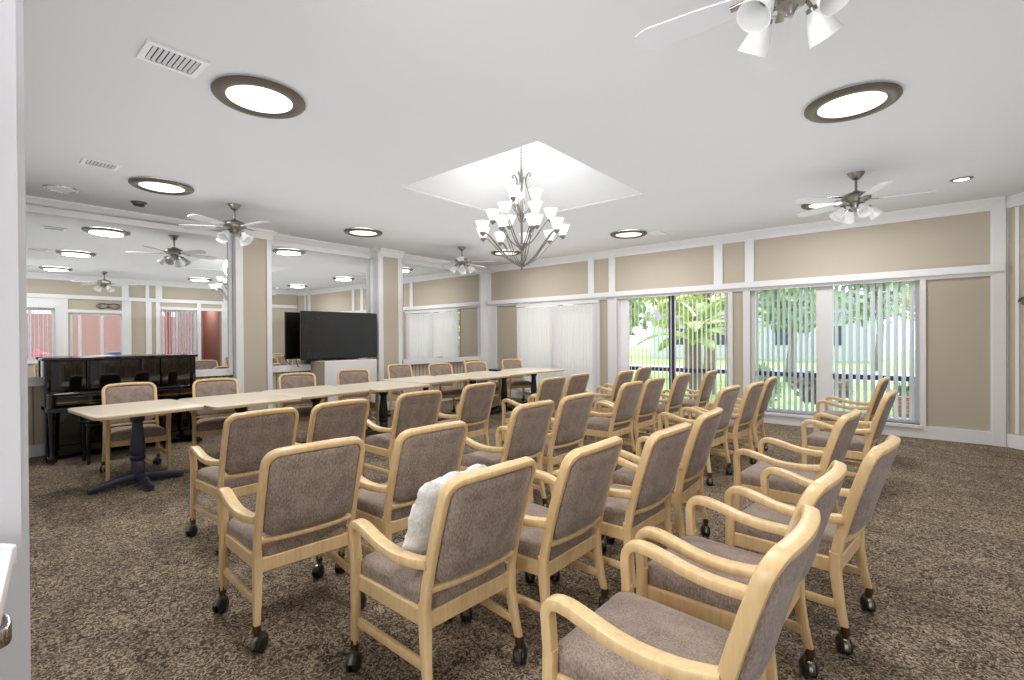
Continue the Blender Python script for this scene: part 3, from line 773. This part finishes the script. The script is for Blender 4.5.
def bell(r0, r1, L, mb=None, mtx=None, thick=.003):
    """open glass bell: narrow at z=0, flares to r1 at z=-L"""
    pr = []
    for k in range(9):
        u = k/8; pr.append((r0+(r1-r0)*(.55*u+.45*u**3) + .010*math.sin(PI*u), -L*u))
    pr2 = [(r-thick, z) for r, z in reversed(pr)]
    return (mb or MB()).lathe(pr+pr2, 20, mtx, cap=False)
def fan(x, y, rot, label, nb=5):
    t = empty('ceiling_fan', (x, y, H), rot, label=label, cat='fan', group='ceiling fans')
    N = M['nickel']
    MB().lathe([(.018, -.075), (.03, -.07), (.05, -.045), (.07, -.02), (.075, 0)], 20).build('canopy', N, t)
    MB().cyl((0, 0, -.07), (0, 0, -.2), .012).build('downrod', N, t)
    MB().lathe([(.02, -.18), (.035, -.19), (.06, -.2), (.10, -.215), (.125, -.235), (.13, -.26), (.115, -.285), (.08, -.3), (.06, -.305), (.05, -.33), (.05, -.36), (.02, -.37)], 28).build('motor', N, t)
    for k in range(nb):
        a = R(360/nb*k)
        bk = MB().sweep([(.09, 0, -.27), (.15, 0, -.285), (.22, 0, -.29)], .035, .008, (0, 0, 1)).build('blade_bracket', N, t, rz=a)
        out = [(.19, -.045), (.35, -.06), (.56, -.068), (.62, -.05), (.64, 0), (.62, .05), (.56, .068), (.35, .06), (.19, .045)]
        ca, sa = math.cos(R(12)), math.sin(R(12))
        MB().prism(out, -.004, .004, 0, lambda X, Y, Z: (X, Y*ca-Z*sa, Y*sa+Z*ca-.285)).build('blade', M['blade'], bk)
    for k in range(4):
        a = R(90*k+20)
        m = Matrix.Rotation(a, 4, 'Z') @ Matrix.Translation((.115, 0, -.35)) @ Matrix.Rotation(R(-38), 4, 'Y')
        arm = MB().tube(spline([(.035, 0, -.34), (.08, 0, -.325), (.115, 0, -.345)], 5), .008, 8).lathe([(.022, .01), (.028, -.012), (.026, -.02)], 12, Matrix.Translation((.115, 0, -.35)) @ Matrix.Rotation(R(-38), 4, 'Y'))
        am = arm.build('lamp_arm', N, t, rz=a)
        bell(.026, .065, .115, None, Matrix.Translation((.118, 0, -.355)) @ Matrix.Rotation(R(-38), 4, 'Y')).build('lamp_shade', M['shade'], am)
    MB().lathe([(.001, -.40), (.012, -.395), (.02, -.375), (.03, -.365)], 12).build('finial', N, t)
    return t
fan(-6.45, 2.33, R(10), 'nickel ceiling fan with bell shades in front of the first pilaster')
fan(-6.42, 6.14, R(25), 'small nickel ceiling fan far off beside the corner mirror')
fan(-.54, 6.04, R(8), 'nickel ceiling fan with pale blades in front of the beige wall')
fan(-.4, 2.16, R(40), 'nickel ceiling fan cut off by the top edge of the picture')

# ---------------------------------------------------------------- chandelier
def chandelier():
    cx, cy = -3.39, 4.15
    t = empty('chandelier', (cx, cy, 0), label='three tier nickel chandelier with white glass shades under the ceiling recess', cat='chandelier')
    N = M['nickel']
    MB().lathe([(.02, RH-.07), (.05, RH-.04), (.07, RH-.01), (.07, RH)], 20).build('canopy', N, t)
    ch = MB()
    z = RH-.07; k = 0
    while z > 3.2:
        a = R(90*(k % 2)); ch.tube([(.011*math.cos(b)*math.cos(a), .011*math.cos(b)*math.sin(a), z-.018+.02*math.sin(b)) for b in [2*PI*q/8 for q in range(8)]], .0035, 5, closed=True)
        z -= .031; k += 1
    ch.build('chain', N, t)
    MB().lathe([(.004, 3.21), (.012, 3.2), (.014, 3.17), (.012, 2.75), (.022, 2.72), (.022, 2.66), (.012, 2.63), (.012, 2.4), (.03, 2.37), (.04, 2.345), (.03, 2.32), (.012, 2.3), (.012, 2.2), (.03, 2.17), (.034, 2.15), (.02, 2.13), (.008, 2.115), (.014, 2.1), (.004, 2.085)], 16).build('stem', N, t)
    for k in range(4):
        a = R(90*k+20); c, s = math.cos(a), math.sin(a)
        p = spline([(.015, 0, 2.68), (.10, 0, 2.8), (.085, 0, 2.92), (.055, 0, 3.03), (.055, 0, 3.1), (.085, 0, 3.15), (.105, 0, 3.13), (.09, 0, 3.11)], 5)
        MB().tube([(q.x*c, q.x*s, q.z) for q in p], .007, 6).build('scroll', N, t)
    def tier(n, r, zcup, zhub, off, sh):
        for k in range(n):
            a = 2*PI*k/n+R(off)
            h = zcup-zhub
            pts = spline([(.02, 0, zhub), (r*.38, 0, zhub+h*.28), (r*.68, 0, zhub+h*.72), (r*.88, 0, zhub+h*.99), (r*.985, 0, zhub+h*1.0), (r, 0, zcup-.005)], 5)
            am = MB()
            for dy in (-.014, .014):
                am.tube([(p.x, dy*(1-abs(2*min(1, p.x/r)-1)**2), p.z) for p in pts], .0055, 6)
            am.lathe([(.006, -.03), (.012, -.022), (.03, -.005), (.032, .012), (.02, .016)], 12, Matrix.Translation((r, 0, zcup)))
            arm = am.build('arm', N, t, rz=a)
            m = Matrix.Translation((r, 0, zcup+.012)) @ Matrix.Rotation(PI, 4, 'X')
            bell(.03, sh, .115, None, m).build('lamp_shade', M['lit'], arm)
    tier(9, .455, 2.46, 2.13, 3, .08)
    tier(6, .32, 2.63, 2.33, 36, .08)
    tier(3, .16, 2.84, 2.62, 36, .08)
chandelier()

# ---------------------------------------------------------------- wall ornaments, counter
def ornament(loc, rz, label, s=1):
    t = empty('wall_ornament', loc, rz, label=label, cat='wall decoration')
    m = MB()
    for sy in (-1, 1):
        m.tube(spline([(0, 0, 0), (0, sy*.09*s, .05*s), (0, sy*.19*s, .03*s), (0, sy*.22*s, -.03*s), (0, sy*.17*s, -.05*s), (0, sy*.14*s, -.01*s)], 5), .012*s, 6)
        m.tube(spline([(0, 0, 0), (0, sy*.08*s, -.06*s), (0, sy*.16*s, -.07*s), (0, sy*.2*s, -.02*s), (0, sy*.12*s, .06*s)], 5), .01*s, 6)
    m.build('scroll', M['nickel'], t)
    MB().lathe([(.001, .02), (.03*s, .015), (.05*s, 0)], 14, Matrix.Rotation(R(-90), 4, 'Y')).build('boss', M['nickel'], t)
ornament((XR-.03, 2.82+DY, 2.25), 0, 'scrolled metal plaque above the glass door, seen in the piano mirror', 1.1)
nrm = Vector((-.7, -.72, 0)); oc = AN+AD*.33
ornament((oc.x-.02, oc.y-.02, 1.75), R(45), 'scrolled metal wall ornament at the right edge of the picture', .7)

def counter():
    t = empty('white_counter', (-1.56, .105, -.01), label='white counter with a rounded corner in the doorway at the left edge', cat='counter')
    # corner near (-1.55,.11); right-hand edge runs to (-1.06,.05)
    out = [(-.0, -.001), (.012, -.002), (.022, -.008), (.49, -.062), (.49, -.6), (-.14, -.6), (-.14, -.085), (-.012, -.006)]
    MB().prism(out[::-1], .862, .9, .003).build('countertop', M['cabtop'], t)
    MB().prism([(x*.9+.0, y*.95-.03) for x, y in out[::-1]], .0, .862, 0).build('body', M['white'], t, smooth=False)
    p = spline([(.17, -.06, .80), (.178, -.036, .803), (.20, -.03, .80), (.235, -.036, .80), (.245, -.07, .80)], 5)
    MB().sweep([tuple(q) for q in p], .014, .036, (0, 0, 1)).build('handle', M['chrome'], t)
counter()

# ---------------------------------------------------------------- outdoors
g = MB().box(-40, 30, YB+.2, 60, -.25, -.12); tag(g.build('lawn', M['grass'], smooth=False), kind='structure')
g = MB().box(-40, 30, 19, 23.5, -.12, -.10); tag(g.build('driveway', M['road'], smooth=False), kind='structure')
g = MB().box(XR+.2, 14, -6, YB+.2, -.25, -.05); tag(g.build('patio', M['road'], smooth=False), kind='structure')

def leaf_cloud(mb, c, r, n, size, seed):
    rn = random.Random(seed)
    for _ in range(n):
        while True:
            p = Vector((rn.uniform(-1, 1), rn.uniform(-1, 1), rn.uniform(-1, 1)))
            if .25 < p.length < 1: break
        p = Vector((p.x*r[0], p.y*r[1], p.z*r[2]))+Vector(c)
        u = Vector((rn.gauss(0, 1), rn.gauss(0, 1), rn.gauss(0, 1))).normalized(); v = u.orthogonal().normalized()
        s = size*rn.uniform(.6, 1.3)
        mb.add([p-u*s, p+v*s*.45, p+u*s, p-v*s*.45], [(0, 1, 2, 3)])
def tree(x, y, h, r, mat, label, seed, n=1500, size=.16, trunk=.12, low=.45):
    t = empty('leafy_tree', (x, y, -.12), label=label, cat='tree', group='garden trees beyond the windows')
    rn = random.Random(seed)
    tr = MB().tube([(0, 0, 0), (.08, .05, h*.3), (-.05, .1, h*.6), (.03, 0, h*.85)], trunk, 8, taper=[1.3, 1, .7, .3])
    for k in range(4):
        a = rn.uniform(0, 2*PI); tr.tube([(0, 0, h*.4), (math.cos(a)*r*.35, math.sin(a)*r*.35, h*.6), (math.cos(a)*r*.7, math.sin(a)*r*.7, h*.75)], trunk*.45, 6, taper=[1, .7, .3])
    tr.build('trunk', M['bark'], t)
    lf = MB()
    for k in range(7):
        a = rn.uniform(0, 2*PI); d = r*.5*rn.random()
        leaf_cloud(lf, (math.cos(a)*d, math.sin(a)*d, h*(low+(1-low)*rn.random())), (r*.6, r*.6, h*.2), n//7, size, seed*10+k)
    lf.build('foliage', mat, t, smooth=False)
tree(-8.5, 15.5, 4.5, 1.8, M['leafg'], 'green leafy tree seen through the left half of the middle window', 11)
tree(-6.8, 18, 5, 1.8, M['leafy'], 'yellow green tree behind the palm in the middle window', 12)
tree(-3.3, 17.5, 4.6, 1.9, M['leafg'], 'green tree seen through the left blind of the last window', 13)
tree(-1.5, 25, 6, 2.4, M['leafg'], 'large tree across the drive seen through the last window', 14, size=.22)
tree(.3, 15, 4.2, 1.3, M['leafy'], 'yellow leaved tree at the right side of the last window', 15)
tree(-12.5, 24, 7, 3, M['leafg'], 'large dark tree across the drive behind the middle window', 16, size=.25)
def palm(x, y, h, label, seed):
    t = empty('banana_palm', (x, y, -.12), label=label, cat='plant')
    MB().tube([(0, 0, 0), (.04, 0, h*.4), (-.03, .05, h*.75), (0, 0, h)], .14, 10, taper=[1.2, 1, .85, .5]).build('trunk', M['bark'], t)
    rn = random.Random(seed)
    for k in range(14):
        a = k*2.4+rn.uniform(-.3, .3); L = rn.uniform(.9, 1.5); up = rn.uniform(.1, .9); z0 = h*rn.uniform(.62, 1)
        m = MB(); n = 8; vs = []
        for i in range(n+1):
            u = i/n; X = L*u*(1-.15*up); Z = z0+up*L*.75*math.sin(u*1.7)-.35*u*u*L; w = .19*math.sin(PI*min(1, u*.93+.07))**.6
            for s in (-1, 0, 1): vs.append((X*math.cos(a)-s*w*math.sin(a), X*math.sin(a)+s*w*math.cos(a), Z-.05*abs(s)))
        fs = []
        for i in range(n):
            for s in (0, 1): fs.append((i*3+s, i*3+s+1, i*3+s+4, i*3+s+3))
        m.add(vs, fs).build('leaf', M['leafp'], t)
palm(-3.75, 10.4, 1.9, 'broad leaved palm growing just outside the middle window', 5)
palm(-4.2, 12.6, 2.6, 'taller broad leaved palm with a pale trunk on the lawn', 8)
def house():
    t = empty('distant_house', (-9, 33, -.12), label='low white house with grey roof across the drive', cat='house')
    MB().box(-6, 7, 0, 5, 0, 2.6).build('wall', M['housewall'], t, smooth=False)
    MB().add([(-6.5, -.5, 2.6), (7.5, -.5, 2.6), (7.5, 5.5, 2.6), (-6.5, 5.5, 2.6), (-6, 2.5, 3.9), (7, 2.5, 3.9)], [(0, 1, 5, 4), (2, 3, 4, 5), (1, 2, 5), (3, 0, 4), (3, 2, 1, 0)]).build('roof', M['houseroof'], t, smooth=False)
    for x in (-4, -1, 2.5, 5): MB().box(x-.5, x+.5, -.03, 0, .9, 2.0).build('window', M['mullion'], t, smooth=False)
house()
# brick planter outside the last window
t = empty('brick_planter', (-.35, 9.9, -.12), label='low red brick planter outside the last window', cat='planter')
MB().box(-.05, .6, -.2, .2, 0, .5).build('wall', M['brick'], t, smooth=False)
b = MB(); leaf_cloud(b, (.27, 0, .62), (.33, .18, .16), 200, .06, 77); b.build('plants', M['leafg'], t, smooth=False)
def bush(x, y, r, h, mat, label, seed, name='flowering_shrub'):
    t = empty(name, (x, y, -.1), label=label, cat='shrub')
    s = MB()
    for k in range(5):
        a = k*1.3; s.tube([(0, 0, 0), (math.cos(a)*r*.4, math.sin(a)*r*.4, h*.6)], .02, 5)
    s.build('stem', M['bark'], t)
    b = MB(); leaf_cloud(b, (0, 0, h*.6), (r, r, h*.42), 500, .08, seed); b.build('foliage', mat, t, smooth=False)
bush(-2.3, 9.6, .35, .9, M['leafg'], 'small green shrub low outside the last window', 31, 'garden_shrub')
bush(-1.5, 10.6, .5, .8, M['rust'], 'rusty brown shrub seen low between the left slats of the last window', 32)
# patio side, seen only in the mirror
t = empty('salmon_wall', (7.2, 3, -.05), label='salmon garden wall reflected in the piano mirror', cat='wall')
MB().box(0, .2, -6, 4.5, 0, 2.3).build('render_wall', M['salmon'], t, smooth=False)
for k in range(4): MB().box(-.08, .28, -5.9+3.4*k, -5.5+3.4*k, 0, 2.5).build('pier', M['brick'], t, smooth=False)
for i, (y, l) in enumerate(((1.6, 'orange patio post reflected behind the side window blind'), (4.15, 'orange patio post reflected behind the glass door'))):
    t = empty('patio_post', (3.2, y, -.05), label=l, cat='post')
    MB().box(-.08, .08, -.08, .08, 0, 2.6, .01).build('shaft', M['orange'], t); MB().box(-.14, .14, -.14, .14, 0, .2, .01).build('base', M['orange'], t)
bush(4.6, .9, .8, 1.2, M['blossom'], 'pink flowering shrub reflected behind the side window', 41)
bush(5.4, 3.9, .6, 1.1, M['blossom'], 'pink flowering shrub reflected through the glass door', 42)
t = empty('storage_bin', (4.0, 3.0, -.05), label='blue grey bin reflected through the glass door', cat='bin')
MB().prism(rrect(.5, .5, .05, 3), 0, .95, .02).build('body', M['bluegrey'], t); MB().prism(rrect(.56, .56, .06, 3), .95, 1.02, .02).build('lid', M['bluegrey'], t)
# adjoining room through the reflected opening
a0, a1 = 4.8+DY, 5.7+DY
am = MB().box(XR+.18, 3.4, a1-.1, a1, -.02, 2.7).box(3.3, 3.4, a0+.05, a1-.1, -.02, 2.7).box(XR+.18, 3.4, a0, a0+.06, -.02, 2.7).box(XR+.18, 3.4, a0, a1, 2.6, 2.7).box(XR+.0, 3.4, a0, a1, -.04, 0)
struct('wall_adjoining', am, M['salmon'])
struct('trim_19', MB().box(3.25, 3.3, a0+.15, a0+.2, 0, 2.1).box(3.25, 3.3, a0+.65, a0+.7, 0, 2.1).box(3.25, 3.3, a0+.15, a0+.7, 2.1, 2.16), M['white'])

# ---------------------------------------------------------------- lights
def area(loc, rot, sx, sy, e, col=(1, 1, 1)):
    L = bpy.data.lights.new('fill_lamp', 'AREA'); L.shape = 'RECTANGLE'; L.size = sx; L.size_y = sy; L.energy = e; L.color = col
    o = bpy.data.objects.new('fill_lamp', L); C.objects.link(o); o.location = loc; o.rotation_euler = rot; return o
# fill lamps added to brighten the ceiling: upward
area((-3.4, 4.1, 1.9), (PI, 0, 0), 7.3, 7.5, 101, (.93, .97, 1))
area((-.4, .2, 1.9), (PI, 0, 0), 2, 2.5, 5, (.96, .98, 1))
area((.1, 5.2, 1.9), (PI, 0, 0), 1.4, 5, 14, (.93, .97, 1))
# fill lamp added in the unseen hall behind the camera
area((-.7, -2.1, 1.7), (R(90), 0, R(8)), 1.6, 1.8, 62, (.96, .98, 1))
area((2.4, 4.85, 2.5), (0, 0, 0), 1, .5, 12)  # fill lamp added to brighten the reflected adjoining room
cl = bpy.data.lights.new('chandelier_lamp', 'POINT'); cl.energy = 24; cl.shadow_soft_size = .25
co = bpy.data.objects.new('chandelier_lamp', cl); C.objects.link(co); co.location = (-3.39, 4.15, 2.98)
sun = bpy.data.lights.new('sun', 'SUN'); sun.energy = 4; sun.angle = R(3); sun.color = (1, .97, .9)
so = bpy.data.objects.new('sun', sun); C.objects.link(so); so.rotation_euler = (R(35), R(10), R(200)); so.rotation_euler = (R(-40), R(15), 0)

w = bpy.data.worlds.new('World'); sc.world = w; w.use_nodes = True; nt = w.node_tree
bg = nt.nodes['Background']
tc = nt.nodes.new('ShaderNodeTexCoord'); sp = nt.nodes.new('ShaderNodeSeparateXYZ'); nt.links.new(tc.outputs['Generated'], sp.inputs[0])
nt.links.new(ramp(nt, sp.outputs['Z'], [(0, (240, 244, 250)), (.35, (236, 243, 252)), (1, (200, 222, 250))]), bg.inputs['Color'])
bg.inputs['Strength'].default_value = 2.7

# ---------------------------------------------------------------- camera
f = 485.2; yaw = R(40.466); pitch = R(-.315); roll = R(-.344)
F = Vector((-math.sin(yaw)*math.cos(pitch), math.cos(yaw)*math.cos(pitch), math.sin(pitch)))
Rv = Vector((math.cos(yaw), math.sin(yaw), 0)); U = Rv.cross(F)
R2 = Rv*math.cos(roll)+U*math.sin(roll); U2 = -Rv*math.sin(roll)+U*math.cos(roll)
cam = bpy.data.cameras.new('camera'); co = bpy.data.objects.new('camera', cam); C.objects.link(co)
m = Matrix(((R2.x, U2.x, -F.x, 0), (R2.y, U2.y, -F.y, 0), (R2.z, U2.z, -F.z, 1.35), (0, 0, 0, 1)))
co.matrix_world = m
cam.sensor_width = 36; cam.lens = f/1024*36; cam.clip_start = .05; cam.clip_end = 200
sc.camera = co
sc.view_settings.view_transform = 'Standard'; sc.view_settings.look = 'None'
sc.view_settings.exposure = 0; sc.view_settings.gamma = 1
sc.cycles.max_bounces = 8; sc.cycles.diffuse_bounces = 4; sc.cycles.glossy_bounces = 4
sc.cycles.transparent_max_bounces = 12; sc.cycles.sample_clamp_indirect = 6
sc.cycles.use_denoising = True; sc.cycles.caustics_reflective = False; sc.cycles.caustics_refractive = False
